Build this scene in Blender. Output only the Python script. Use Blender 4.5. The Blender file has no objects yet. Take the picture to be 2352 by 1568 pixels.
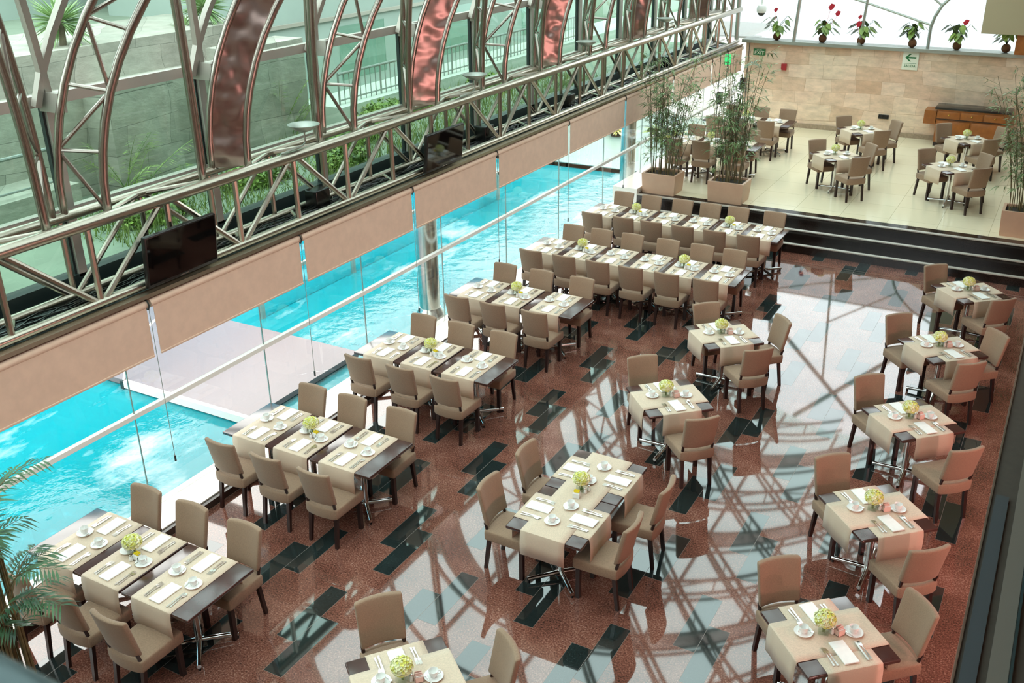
import bpy, bmesh, math, random
from mathutils import Vector, Matrix, noise
PI = math.pi
rnd = random.Random(7)
C = bpy.context.scene.collection
sc = bpy.context.scene

# ------------------------------------------------------------------ helpers
class MB:
    """collects shapes and links them as one mesh object"""
    def __init__(s): s.v = []; s.f = []; s.m = []
    def add(s, vs, fs, mi=0):
        b = len(s.v); s.v += [tuple(p) for p in vs]
        s.f += [tuple(i + b for i in f) for f in fs]; s.m += [mi] * len(fs); return s
    def box(s, a, b, mi=0):
        (x0, y0, z0), (x1, y1, z1) = a, b
        return s.add([(x0,y0,z0),(x1,y0,z0),(x1,y1,z0),(x0,y1,z0),(x0,y0,z1),(x1,y0,z1),(x1,y1,z1),(x0,y1,z1)],
                     [(0,3,2,1),(4,5,6,7),(0,1,5,4),(1,2,6,5),(2,3,7,6),(3,0,4,7)], mi)
    def rbox(s, c, h, r, n=2, fn=None, sub=(1,1,1)):
        """rounded box, centre c, half sizes h, corner radius r"""
        def axis(hh, k):
            q = []
            for i in range(n + 1): q.append(-hh + r * (1 - math.cos(PI/2*i/n)) if n else -hh)
            inner = [-hh + r + (2*hh - 2*r) * i / k for i in range(1, k)]
            return q + inner + [-a for a in reversed(q)]
        ax = [axis(h[i], sub[i]) for i in range(3)]
        idx = {}; vs = []; fs = []
        def vert(p):
            key = tuple(round(a, 6) for a in p)
            if key not in idx:
                q = [max(-h[i] + r, min(h[i] - r, p[i])) for i in range(3)]
                d = Vector([p[i] - q[i] for i in range(3)])
                if d.length > 1e-9: d = d.normalized() * r
                w = Vector(q) + d + Vector(c)
                if fn: w = fn(w)
                idx[key] = len(vs); vs.append(tuple(w))
            return idx[key]
        for a in range(3):
            b, d = (a + 1) % 3, (a + 2) % 3
            for sg in (-1, 1):
                for i in range(len(ax[b]) - 1):
                    for j in range(len(ax[d]) - 1):
                        q = []
                        for (u, w) in ((i,j),(i+1,j),(i+1,j+1),(i,j+1)):
                            p = [0,0,0]; p[a] = sg*h[a]; p[b] = ax[b][u]; p[d] = ax[d][w]; q.append(vert(p))
                        if sg < 0: q.reverse()
                        if len(set(q)) >= 3: fs.append(tuple(dict.fromkeys(q)))
        return s.add(vs, fs)
    def tube(s, pts, r, n=8, cap=True):
        pts = [Vector(p) for p in pts]; rr = r if isinstance(r, (list, tuple)) else [r]*len(pts)
        vs = []; fs = []; up = None
        for i, p in enumerate(pts):
            t = (pts[min(i+1, len(pts)-1)] - pts[max(i-1, 0)]).normalized()
            if up is None:
                up = t.orthogonal().normalized()
            up = (up - t * up.dot(t))
            up = up.normalized() if up.length > 1e-6 else t.orthogonal().normalized()
            w = t.cross(up)
            for k in range(n):
                a = 2*PI*k/n; vs.append(p + (up*math.cos(a) + w*math.sin(a)) * rr[i])
        for i in range(len(pts) - 1):
            for k in range(n):
                fs.append((i*n+k, i*n+(k+1)%n, (i+1)*n+(k+1)%n, (i+1)*n+k))
        if cap:
            fs.append(tuple(reversed(range(n)))); fs.append(tuple((len(pts)-1)*n + k for k in range(n)))
        return s.add(vs, fs)
    def lathe(s, prof, n=20, c=(0,0,0)):
        vs = []; fs = []
        for (r, z) in prof:
            for k in range(n):
                a = 2*PI*k/n; vs.append((c[0]+r*math.cos(a), c[1]+r*math.sin(a), c[2]+z))
        for i in range(len(prof) - 1):
            for k in range(n): fs.append((i*n+k, i*n+(k+1)%n, (i+1)*n+(k+1)%n, (i+1)*n+k))
        if prof[0][0] > 1e-6: fs.append(tuple(reversed(range(n))))
        if prof[-1][0] > 1e-6: fs.append(tuple((len(prof)-1)*n + k for k in range(n)))
        return s.add(vs, fs)
    def prism(s, poly, z0, z1):
        n = len(poly)
        return s.add([(x,y,z0) for x,y in poly] + [(x,y,z1) for x,y in poly],
                     [tuple(reversed(range(n))), tuple(range(n, 2*n))] + [(i,(i+1)%n,n+(i+1)%n,n+i) for i in range(n)])
    def blob(s, c, r, seg=8, ring=6, sq=(1,1,1), jit=0.0, rn=None):
        vs = [(c[0], c[1], c[2]-r*sq[2])]; fs = []
        for i in range(1, ring):
            th = PI*i/ring
            for k in range(seg):
                a = 2*PI*k/seg; q = r*(1 + (rn.uniform(-jit, jit) if rn else 0))
                vs.append((c[0]+q*sq[0]*math.sin(th)*math.cos(a), c[1]+q*sq[1]*math.sin(th)*math.sin(a), c[2]-q*sq[2]*math.cos(th)))
        vs.append((c[0], c[1], c[2]+r*sq[2])); L = len(vs)-1
        for k in range(seg):
            fs.append((0, 1+(k+1)%seg, 1+k)); fs.append((L, L-seg+k, L-seg+(k+1)%seg))
        for i in range(ring-2):
            for k in range(seg):
                a = 1+i*seg; fs.append((a+k, a+(k+1)%seg, a+seg+(k+1)%seg, a+seg+k))
        return s.add(vs, fs)
    def mesh(s, name, mats, smooth=True):
        me = bpy.data.meshes.new(name); me.from_pydata(s.v, [], s.f)
        for m in (mats if isinstance(mats, (list, tuple)) else [mats]): me.materials.append(m)
        if any(s.m): me.polygons.foreach_set('material_index', s.m)
        if smooth:
            me.polygons.foreach_set('use_smooth', [True]*len(me.polygons))
            me.update()
            try: me.set_sharp_from_angle(angle=math.radians(40))
            except Exception: pass
        me.update(); return me
    def build(s, name, mats, parent=None, smooth=True):
        o = bpy.data.objects.new(name, s.mesh(name, mats, smooth)); C.objects.link(o)
        if parent: o.parent = parent
        return o

def tag(o, label, cat, group=None, kind=None):
    o['label'] = label; o['category'] = cat
    if group: o['group'] = group
    if kind: o['kind'] = kind
    return o
def struct(o, label=None, cat=None):
    o['kind'] = 'structure'
    if label: o['label'] = label; o['category'] = cat
    return o
def empty(name, loc=(0,0,0), rz=0.0):
    o = bpy.data.objects.new(name, None); C.objects.link(o)
    o.empty_display_size = .1; o.location = loc; o.rotation_euler = (0,0,rz); return o
def dup(o, parent=None):
    c = o.copy(); C.objects.link(c)
    if parent: c.parent = parent
    for ch in o.children: dup(ch, c)
    return c
def put(proto, used, loc, rz, label, cat, group):
    o = proto if not used.get(proto.name_full) else dup(proto)
    used[proto.name_full] = True
    o.location = loc; o.rotation_euler = (0,0,rz); tag(o, label, cat, group); return o
USED = {}

# ------------------------------------------------------------------ materials
def lin(h):
    r = [int(h[i:i+2], 16)/255 for i in (0,2,4)]
    return tuple(c/12.92 if c <= .04045 else ((c+.055)/1.055)**2.4 for c in r)
class NT:
    def __init__(s, name):
        s.mat = bpy.data.materials.new(name); s.mat.use_nodes = True
        s.t = s.mat.node_tree; s.t.nodes.clear(); s.out = s.n('ShaderNodeOutputMaterial')
    def n(s, t, **k):
        x = s.t.nodes.new(t)
        for a, b in k.items(): setattr(x, a, b)
        return x
    def l(s, a, b): s.t.links.new(a, b)
    def pos(s, scale=(1,1,1)):
        g = s.n('ShaderNodeTexCoord'); m = s.n('ShaderNodeMapping'); m.inputs['Scale'].default_value = scale
        s.l(g.outputs['Object'], m.inputs['Vector']); return m.outputs['Vector']
    def noise(s, vec, scale, detail=3, rough=.55):
        x = s.n('ShaderNodeTexNoise'); x.inputs['Scale'].default_value = scale
        x.inputs['Detail'].default_value = detail; x.inputs['Roughness'].default_value = rough
        if vec is not None: s.l(vec, x.inputs['Vector'])
        return x.outputs['Fac']
    def ramp(s, fac, stops):
        x = s.n('ShaderNodeValToRGB'); e = x.color_ramp.elements
        while len(e) < len(stops): e.new(.5)
        for i, (p, c) in enumerate(stops): e[i].position = p; e[i].color = (*c, 1)
        s.l(fac, x.inputs['Fac']); return x.outputs['Color']
    def bump(s, h, strength=.2, dist=.01):
        b = s.n('ShaderNodeBump'); b.inputs['Strength'].default_value = strength; b.inputs['Distance'].default_value = dist
        s.l(h, b.inputs['Height']); return b.outputs['Normal']
    def bsdf(s, col=None, rough=.5, metal=0., ior=1.5, normal=None, **kw):
        b = s.n('ShaderNodeBsdfPrincipled')
        if isinstance(col, tuple): b.inputs['Base Color'].default_value = (*col, 1)
        elif col is not None: s.l(col, b.inputs['Base Color'])
        if isinstance(rough, (int, float)): b.inputs['Roughness'].default_value = rough
        else: s.l(rough, b.inputs['Roughness'])
        b.inputs['Metallic'].default_value = metal; b.inputs['IOR'].default_value = ior
        if normal is not None: s.l(normal, b.inputs['Normal'])
        for a, v in kw.items(): b.inputs[a.replace('_', ' ')].default_value = v
        s.l(b.outputs[0], s.out.inputs['Surface']); return b
def plain(name, col, rough=.5, metal=0., var=.0, scale=20., ior=1.5, bump=0.):
    t = NT(name); c = lin(col) if isinstance(col, str) else col
    col_s = c; nrm = None
    if var or bump:
        f = t.noise(t.pos(), scale)
        if var: col_s = t.ramp(f, [(.3, tuple(x*(1-var) for x in c)), (.7, tuple(min(1, x*(1+var)) for x in c))])
        if bump: nrm = t.bump(f, bump, .004)
    t.bsdf(col_s, rough, metal, ior, nrm); return t.mat
def fabric(name, col, var=.16, sx=(60,60,400), bump=.25):
    t = NT(name); c = lin(col)
    a = t.noise(t.pos(sx), 1.0, 2); b = t.noise(t.pos((sx[2], sx[1], sx[0])), 1.0, 2)
    m = t.n('ShaderNodeMath', operation='ADD'); t.l(a, m.inputs[0]); t.l(b, m.inputs[1])
    h = t.n('ShaderNodeMath', operation='MULTIPLY'); t.l(m.outputs[0], h.inputs[0]); h.inputs[1].default_value = .5
    cs = t.ramp(h.outputs[0], [(.35, tuple(x*(1-var) for x in c)), (.65, tuple(min(1, x*(1+var)) for x in c))])
    b = t.bsdf(cs, .85, normal=t.bump(h.outputs[0], bump, .002)); b.inputs['Sheen Weight'].default_value = .15
    return t.mat
def glass(name, col, gloss=.06, rough=0.0):
    t = NT(name); tr = t.n('ShaderNodeBsdfTransparent'); tr.inputs[0].default_value = (*col, 1)
    g = t.n('ShaderNodeBsdfGlossy'); g.inputs['Roughness'].default_value = rough; g.inputs[0].default_value = (1,1,1,1)
    fr = t.n('ShaderNodeFresnel'); fr.inputs[0].default_value = 1.45
    mu = t.n('ShaderNodeMath', operation='MULTIPLY'); mu.inputs[1].default_value = gloss/.04; mu.use_clamp = True
    ge = t.n('ShaderNodeNewGeometry'); inv = t.n('ShaderNodeMath', operation='SUBTRACT'); inv.inputs[0].default_value = 1; t.l(ge.outputs['Backfacing'], inv.inputs[1])
    m0 = t.n('ShaderNodeMath', operation='MULTIPLY'); t.l(fr.outputs[0], m0.inputs[0]); t.l(inv.outputs[0], m0.inputs[1]); t.l(m0.outputs[0], mu.inputs[0])
    mx = t.n('ShaderNodeMixShader'); t.l(mu.outputs[0], mx.inputs[0]); t.l(tr.outputs[0], mx.inputs[1]); t.l(g.outputs[0], mx.inputs[2])
    t.l(mx.outputs[0], t.out.inputs['Surface']); return t.mat
def emit(name, col, s):
    t = NT(name); e = t.n('ShaderNodeEmission'); e.inputs[0].default_value = (*col, 1); e.inputs[1].default_value = s
    t.l(e.outputs[0], t.out.inputs['Surface']); return t.mat
def granite(name, stops, ior=1.7, rough=.035):
    t = NT(name); p = t.pos()
    a = t.noise(p, 60, 3, .7); b = t.noise(p, 1.7, 3)
    m = t.n('ShaderNodeMath', operation='MULTIPLY_ADD'); t.l(b, m.inputs[0]); m.inputs[1].default_value = .45; t.l(a, m.inputs[2])
    s2 = t.n('ShaderNodeMath', operation='SUBTRACT'); t.l(m.outputs[0], s2.inputs[0]); s2.inputs[1].default_value = .22
    t.bsdf(t.ramp(s2.outputs[0], stops), rough, ior=ior); return t.mat

M = {}
M['granite_red'] = granite('red granite', [(.30, lin('3a2823')), (.44, lin('663f34')), (.56, lin('7f5042')), (.72, lin('a67f70'))], 1.85)
M['joint'] = plain('floor joint', '8d8078', .4)
M['granite_dark'] = granite('dark granite', [(.35, lin('161c1c')), (.6, lin('27302f')), (.75, lin('3a4442'))], 1.9)
M['granite_black'] = granite('black granite', [(.35, lin('140f0d')), (.6, lin('221a17')), (.75, lin('352b26'))], 1.5, .12)
M['nosing'] = plain('worn step edge', 'b5aea3', .3, var=.1)
def cream_floor():
    t = NT('cream tile'); p = t.pos()
    b = t.n('ShaderNodeTexBrick'); b.offset = 0; b.inputs['Scale'].default_value = 1
    b.inputs['Brick Width'].default_value = .9; b.inputs['Row Height'].default_value = .9; b.inputs['Mortar Size'].default_value = .004
    b.inputs['Color1'].default_value = (*lin('e8dabd'), 1); b.inputs['Color2'].default_value = (*lin('e2d3b4'), 1); b.inputs['Mortar'].default_value = (*lin('b3a688'), 1)
    t.l(p, b.inputs['Vector']); t.bsdf(b.outputs['Color'], .12, ior=1.5); return t.mat
M['cream'] = cream_floor()
def stone_wall(name, c1, c2, mort, w=.62, h=.34, bump=.5):
    t = NT(name); g = t.n('ShaderNodeTexCoord'); sp = t.n('ShaderNodeSeparateXYZ'); t.l(g.outputs['Object'], sp.inputs[0])
    ad = t.n('ShaderNodeMath', operation='ADD'); t.l(sp.outputs[0], ad.inputs[0]); t.l(sp.outputs[1], ad.inputs[1])
    cb = t.n('ShaderNodeCombineXYZ'); nd = t.noise(t.pos((.9,.9,1.3)), 1.0, 1); dm = t.n('ShaderNodeMath', operation='MULTIPLY_ADD'); t.l(nd, dm.inputs[0]); dm.inputs[1].default_value = .35
    t.l(ad.outputs[0], dm.inputs[2]); t.l(dm.outputs[0], cb.inputs[0])
    dz = t.n('ShaderNodeMath', operation='MULTIPLY_ADD'); t.l(t.noise(t.pos((.25,.25,1.6)), 1.0, 1), dz.inputs[0]); dz.inputs[1].default_value = .5; t.l(sp.outputs[2], dz.inputs[2]); t.l(dz.outputs[0], cb.inputs[1])
    b = t.n('ShaderNodeTexBrick'); b.offset = .37; b.squash = 1.35; b.squash_frequency = 3; b.inputs['Scale'].default_value = 1
    b.inputs['Brick Width'].default_value = w; b.inputs['Row Height'].default_value = h; b.inputs['Mortar Size'].default_value = .004
    b.inputs['Mortar Smooth'].default_value = .3; b.inputs['Bias'].default_value = -.1
    b.inputs['Color1'].default_value = (*c1, 1); b.inputs['Color2'].default_value = (*c2, 1); b.inputs['Mortar'].default_value = (*mort, 1)
    t.l(cb.outputs[0], b.inputs['Vector'])
    n1 = t.noise(t.pos((1,1,2.2)), 3.5, 6, .65); n2 = t.noise(t.pos(), .8, 2)
    hs = t.n('ShaderNodeMixRGB', blend_type='MULTIPLY'); hs.inputs[0].default_value = .6
    t.l(b.outputs['Color'], hs.inputs[1]); t.l(t.ramp(n1, [(.3, (.62,.60,.56)), (.65, (1.12,1.08,1.04))]), hs.inputs[2])
    h2 = t.n('ShaderNodeMixRGB', blend_type='MULTIPLY'); h2.inputs[0].default_value = .45
    t.l(hs.outputs[0], h2.inputs[1]); t.l(t.ramp(n2, [(.35, (1.0,.88,.82)), (.65, (.94,1.0,.9))]), h2.inputs[2])
    mh = t.n('ShaderNodeMath', operation='MULTIPLY_ADD'); t.l(b.outputs['Fac'], mh.inputs[0]); mh.inputs[1].default_value = -.6; t.l(n1, mh.inputs[2])
    t.bsdf(h2.outputs[0], .8, normal=t.bump(mh.outputs[0], bump, .03)); return t.mat
M['stone'] = stone_wall('split sandstone', lin('eed3bf'), lin('d6b298'), lin('c9a890'))
M['garden_stone'] = stone_wall('grey garden stone', lin('9d9d94'), lin('b5b3aa'), lin('74756d'), .8, .42)
M['chair'] = fabric('tan woven upholstery', '91765f')
M['leg'] = plain('dark stained wood', '2c1a17', .3, var=.15, scale=30)
M['wood'] = plain('espresso table wood', '432a26', .16, var=.12, scale=9, ior=1.75)
M['chrome'] = plain('polished chrome', 'd8d6d4', .08, 1.)
M['steel'] = plain('brushed stainless', 'c9c6bf', .24, 1., var=.06, scale=6)
M['truss'] = plain('champagne metal tube', 'b3ab9d', .28, 1., var=.05, scale=3)
M['arch'] = plain('rosy metal tube', 'a39a91', .26, 1., var=.06, scale=3)
M['alu'] = plain('grey green aluminium', 'a9ada4', .38, .75)
M['bar'] = plain('pale glazing bar', 'b4aba0', .42, .35)
M['dark'] = plain('dark gasket', '26302f', .4)
M['black'] = plain('black plastic', '0e0d0d', .25)
M['screen'] = plain('black glass screen', '060505', .04, ior=1.6)
M['bezel'] = plain('dark tv bezel', '1c1817', .3)
M['linen'] = fabric('beige linen', 'cfb9a2', .14, (500,70,500), .2)
M['napkin'] = plain('white cotton', 'f4f1ec', .8, var=.03)
M['china'] = plain('white china', 'eceae6', .12)
M['silver'] = plain('cutlery steel', 'e2dfda', .25, 1.)
M['blind'] = fabric('tan roller fabric', 'd9b7a0', .04, (8,8,8), .05)
M['brass'] = plain('yellow brass', 'c8a44a', .3, .9)
M['planter'] = plain('tan planter lacquer', 'c49e83', .4, var=.05, scale=4)
M['soil'] = plain('dark soil', '2d241c', .9, var=.3)
M['white'] = plain('white paint', 'e9e8e2', .7)
M['sill'] = plain('pale sill stone', 'efe7dc', .25)
M['darkstrip'] = plain('dark skirting stone', '3d322b', .3)
def copper_sheet():
    t = NT('copper sheet'); n = t.noise(t.pos((1,1,1)), 3.4, 1, .4); n2 = t.noise(t.pos(), 1.6, 2)
    m = t.n('ShaderNodeMath', operation='ADD'); t.l(n, m.inputs[0]); t.l(n2, m.inputs[1])
    t.bsdf(t.ramp(n2, [(.3, lin('a8908a')), (.7, lin('bca49e'))]), .27, 1., normal=t.bump(m.outputs[0], .8, .08)); return t.mat
M['copper'] = copper_sheet()
def leaf(name, c1, c2, rough=.45):
    t = NT(name); f = t.noise(t.pos(), 6, 2)
    b = t.bsdf(t.ramp(f, [(.3, lin(c1)), (.7, lin(c2))]), rough)
    return t.mat
M['bamboo_leaf'] = leaf('bamboo leaf', '46643a', '8aa266')
M['palm_leaf'] = leaf('palm leaf', '1f3d28', '4d7446')
M['stem'] = leaf('bamboo cane', '454028', '7a6c45')
M['yucca'] = leaf('yucca leaf', '6f8f5a', 'a7bf85')
M['bush'] = leaf('shrub leaf', '47662f', '93a84d')
M['grass'] = leaf('grass blade', '52692f', '93a052')
M['trunk'] = plain('tree bark', '7d7260', .9, var=.25, scale=14)
M['bloom'] = leaf('cream green petals', 'e6e6ae', 'fbf9e2', .7)
M['bloom_y'] = leaf('yellow green petals', 'd9da66', 'f1efa6', .7)
M['red'] = plain('anthurium red', 'c3263a', .3)
M['pot'] = plain('brown coir', '6a4327', .9, var=.3, scale=60, bump=.5)
M['vase'] = glass('vase glass', (.86,.9,.86), .1)
M['yellow'] = plain('yellow paper', 'e8cf25', .6)
M['pinkpaper'] = plain('pale pink paper', 'e3c0b4', .7)
M['furniture'] = plain('reddish cabinet wood', '9a5a28', .3, var=.2, scale=7)
M['green'] = plain('safety green', '1d6f3a', .5)
M['signw'] = plain('sign cream', 'e9ead9', .6)
M['glow_green'] = emit('lit green sign', (.08,.85,.25), 1.1)
M['alarm'] = plain('alarm red', 'a5262a', .4)
M['lawn'] = plain('garden soil and lawn', '6c7550', .9, var=.3, scale=3)
M['terrace'] = plain('pale terrace', '86917f', .8, var=.12, scale=1.5)
M['building'] = plain('pale render', 'a3afa6', .8, var=.06, scale=1)
M['rail'] = plain('grey garden rail', '8d938c', .5)
M['paving'] = plain('light paving', 'cfd3c8', .7, var=.06)
M['panel'] = plain('beige bulkhead', 'b1a284', .6)
M['ceil'] = plain('ceiling plaster', 'b0a392', .8)
M['mezz'] = plain('dark mezzanine stone', '4a453f', .3, var=.1)
M['mezz2'] = plain('blue grey metal', '555d62', .35, .5)
M['ceil2'] = plain('grey brown panel', '6d675e', .4)
M['teal'] = plain('dark teal rail', '33474a', .15, .3)
M['clear'] = glass('clear pane', (.95,.97,.96), .05)
M['tint'] = glass('green tinted pane', (.73,.86,.805), .05)
M['vault'] = glass('vault pane', (.70,.83,.785), .05)
M['frost'] = glass('end wall pane', (.53,.545,.54), .02)
M['tile'] = plain('pool deck tile', '76908d', .3, var=.03)
M['basin'] = plain('cyan pool basin', '10b2d2', .5, var=.18, scale=.8)
M['deck'] = plain('pinkish deck', '7d6f72', .3, var=.03)
M['lamp'] = emit('pool fill panel', (1,.98,.95), 7)  # glow for the panels added to light the pool hall
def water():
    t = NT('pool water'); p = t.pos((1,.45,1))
    n = t.noise(p, 1.1, 5, .62); foam_sun = t.ramp(n, [(.56, (0,0,0)), (.72, (1,1,1))])  # white noise streaks: foam, plus sun patches painted into the colour
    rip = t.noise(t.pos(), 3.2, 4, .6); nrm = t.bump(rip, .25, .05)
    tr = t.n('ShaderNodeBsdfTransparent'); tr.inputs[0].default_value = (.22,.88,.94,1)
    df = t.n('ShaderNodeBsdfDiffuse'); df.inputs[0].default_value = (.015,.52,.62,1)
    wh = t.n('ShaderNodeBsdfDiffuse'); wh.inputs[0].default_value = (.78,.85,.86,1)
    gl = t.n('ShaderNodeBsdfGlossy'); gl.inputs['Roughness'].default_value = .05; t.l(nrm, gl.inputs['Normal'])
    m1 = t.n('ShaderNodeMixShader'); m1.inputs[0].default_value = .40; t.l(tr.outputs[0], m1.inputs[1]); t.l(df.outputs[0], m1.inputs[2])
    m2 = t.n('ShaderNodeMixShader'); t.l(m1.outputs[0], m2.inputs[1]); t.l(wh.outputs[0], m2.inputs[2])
    mf = t.n('ShaderNodeMath', operation='MULTIPLY'); t.l(foam_sun, mf.inputs[0]); mf.inputs[1].default_value = .55; t.l(mf.outputs[0], m2.inputs[0])
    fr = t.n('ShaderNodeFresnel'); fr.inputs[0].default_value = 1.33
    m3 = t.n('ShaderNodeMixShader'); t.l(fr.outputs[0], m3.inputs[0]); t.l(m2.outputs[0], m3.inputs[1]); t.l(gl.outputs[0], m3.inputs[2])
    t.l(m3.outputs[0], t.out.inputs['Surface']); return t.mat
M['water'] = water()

# ------------------------------------------------------------------ camera, world, view
H = 6.4
cam_d = bpy.data.cameras.new('camera'); cam = bpy.data.objects.new('camera', cam_d); C.objects.link(cam)
R0 = Vector((.87292331,.487698,-.01247202)); R1 = Vector((.19140955,-.36589218,-.91076083)); R2 = Vector((-.44873965,.7926371,-.41274587))
mw = Matrix((R0, -R1, -R2)).transposed().to_4x4(); mw.translation = (0,0,H); cam.matrix_world = mw
cam_d.sensor_width = 36; cam_d.lens = 2272.91/2352*36; cam_d.clip_start = .05; cam_d.clip_end = 300
cam_d.dof.use_dof = True; cam_d.dof.focus_distance = 11; cam_d.dof.aperture_fstop = 4.5
sc.camera = cam
w = bpy.data.worlds.new('sky'); sc.world = w; w.use_nodes = True
bg = w.node_tree.nodes['Background']; bg.inputs[0].default_value = (.90,.97,1,1); bg.inputs[1].default_value = 4.6
sc.view_settings.view_transform = 'Standard'; sc.view_settings.look = 'None'
sc.view_settings.exposure = 0; sc.view_settings.gamma = 1
sc.cycles.max_bounces = 8; sc.cycles.transparent_max_bounces = 24; sc.cycles.diffuse_bounces = 4; sc.cycles.glossy_bounces = 4
sc.cycles.caustics_reflective = False; sc.cycles.caustics_refractive = False
sc.cycles.sample_clamp_indirect = 6

# ------------------------------------------------------------------ room shell
XG = -8.22            # lower glass plane
ZU = .51              # raised floor
# floor: granite planks laid in their staggered dark-pair pattern
PX, PY = .21, .41375
fl = MB(); ix0, ix1 = -10, 56; iy0, iy1 = -23, 33
def plank(i, j):
    a = i % 8
    off = {0: 0, 1: -1, 4: 1, 5: 2}.get(a)
    return off is not None and (j - off) % 4 in (0, 1)
for i in range(ix0, ix1):
    for j in range(iy0, iy1):
        x = -5.65 + i*PX; y = 5.35 + j*PY
        xa, xb = max(x, -7.76), min(x+PX, 6); ya, yb = max(y, -4), min(y+PY, 18.43)
        if xb <= xa or yb <= ya: continue
        d = plank(i, j)
        if d:   # dark planks keep a hairline joint round them
            fl.add([(xa,ya,0),(xb,ya,0),(xb,yb,0),(xa,yb,0)], [(0,1,2,3)], 2)
            xa += .002; xb -= .002; ya += 0 if plank(i, j-1) else .002; yb -= 0 if plank(i, j+1) else .002
            fl.add([(xa,ya,.0004),(xb,ya,.0004),(xb,yb,.0004),(xa,yb,.0004)], [(0,1,2,3)], 1)
        else: fl.add([(xa,ya,0),(xb,ya,0),(xb,yb,0),(xa,yb,0)], [(0,1,2,3)], 0)
fb = len(fl.f)
fl.box((-7.76,-4,-.3), (6,18.43,-.002))
struct(fl.build('floor', [M['granite_red'], M['granite_dark'], M['joint']], smooth=False))
up = MB().box((-7.76,19.5,.3), (6,27.2,ZU)); struct(up.build('floor', M['cream'], smooth=False))
st = MB()
st.box((-7.76,18.43,0), (6,27.2,.17)).box((-7.76,18.80,.17), (6,27.2,.34)).box((-7.76,19.2,.34), (6,19.5,ZU))
stairs = st.build('stairs', M['granite_black'], smooth=False); struct(stairs)
for y, z in ((18.43,.17), (18.80,.34), (19.2,ZU)):
    MB().box((-7.76,y-.015,z-.014), (6,y+.07,z+.004)).build('nosing', M['nosing'], stairs)
# sills along the pool glass
s_ = MB().box((XG-.1,-4,-.1), (-7.82,19.2,.1)); o = s_.build('trim_1', M['sill'], smooth=False); struct(o)
o = MB().box((-7.82,-4,0), (-7.76,18.43,.085)).build('baseboard_left', M['darkstrip'], smooth=False); struct(o)
o = MB().box((XG-.1,19.2,.3), (-7.76,27.2,.62)).build('trim_2', M['sill'], smooth=False); struct(o)
# far wall
wf = MB().box((-8.0,27.2,0), (6,27.6,2.68)); struct(wf.build('wall_far', M['stone'], smooth=False))
o = MB().box((-8.0,27.16,ZU), (6,27.2,ZU+.12)).build('baseboard_far', plain('worn stone skirting', 'a08b76', .5, var=.2), smooth=False); struct(o)
o = MB().box((-8.1,27.08,2.66), (6,27.62,2.74)).build('trim_3', M['alu'], smooth=False); struct(o)
struct(MB().box((6,-4,-.3), (6.3,27.6,7.2)).build('wall_right', M['ceil'], smooth=False))
struct(MB().box((-14,-4.3,-.3), (6.3,-4,7.2)).build('wall_back', M['ceil'], smooth=False))
struct(MB().box((-1.4,-4,7.0), (6.3,27.6,7.2)).build('ceiling', M['ceil'], smooth=False))
# ------------------------------------------------------------------ lower glass wall with transom
win = MB().box((XG-.006,-4,.1), (XG+.006,27.2,2.6)).build('window_1', M['clear'], smooth=False); struct(win)
MB().box((XG-.03,-4,1.27), (XG+.03,27.2,1.325)).build('transom', M['white'], win, False)
for k in range(-4, 11):
    y = 6.2 + 2.04*k
    MB().box((XG-.008,y-.004,.1), (XG+.009,y+.004,2.6)).build('joint', M['alu'], win, False)
# steel columns behind the glass
for y, nm in ((4.35,'nearest the camera'), (12.5,'midway along the pool'), (20.7,'beside the raised terrace planter')):
    if y < 5: continue
    c = empty('steel_column', (-8.62,y,0)); tag(c, 'round brushed steel column behind the pool glass, ' + nm, 'column', 'round steel columns by the pool')
    MB().lathe([(.17,.1),(.17,2.54)], 28).build('shaft', M['steel'], c)
    MB().lathe([(.26,-.3),(.26,.02),(.25,.06),(.19,.16),(.175,.2)], 28).build('base_collar', M['steel'], c)
# ------------------------------------------------------------------ the long tubular girder
NY = 6.06; MOD = 2.03
g = empty('truss_girder', (-8.2,NY,2.6)); tag(g, 'long champagne metal tube girder running above the roller blinds', 'truss')
def gpart(name, mb, m): o = mb.build(name, m, g); o.matrix_parent_inverse = Matrix.Translation((8.2,-NY,-2.6)); return o
Y0, Y1 = -4, 27.1; xf, xb_, zt, zb = -8.2, -8.6, 3.5, 2.68
for x, z, r, m in ((xf,zt,.065,'truss'), (xb_,zt,.05,'truss'), (xf,zb,.05,'truss'), (xb_,zb,.05,'truss')):
    gpart('chord', MB().tube([(x,Y0,z),(x,Y1,z)], r, 14), M[m])
gpart('ledge', MB().box((-8.16,Y0,2.585), (-8.05,Y1,2.63)).box((-8.20,Y0,2.55), (-8.12,Y1,2.585)), M['truss'])
gpart('fascia', MB().box((-8.19,Y0,2.44), (-8.165,Y1,2.56)), M['bar'])
gpart('cable_tray', MB().box((-8.9,Y0,2.55), (-8.2,Y1,2.60)), M['dark'])
for k in range(-3, 11):
    yb = NY + MOD*k; ym = yb + MOD/2
    for x, r in ((xf,.033), (xb_,.03)):
        if yb < Y1: gpart('vertical_strut', MB().tube([(x,yb,zb),(x,yb,zt)], r, 8), M['truss'])
        if ym < Y1: gpart('vertical_strut', MB().tube([(x,ym,zb-.03),(x,ym,zt)], r, 8), M['truss'])
        for s in (-1, 1):
            if yb + s*.96 < Y1: gpart('diagonal_brace', MB().tube([(x,yb+s*.05,zb+.02),(x,yb+s*.95,zt-.02)], r, 8), M['truss'])
    for s in (0, 1):
        a = yb + s*MOD/2
        if a + MOD/2 < Y1: gpart('cross_brace', MB().tube([(xf if s==0 else xb_,a,zt),(xb_ if s==0 else xf,a+MOD/2,zt)], .028, 8), M['truss'])
        if a < Y1: gpart('floor_brace', MB().tube([(xf,a,zb),(xb_,a+.3,zb)], .025, 8), M['truss'])
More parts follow.
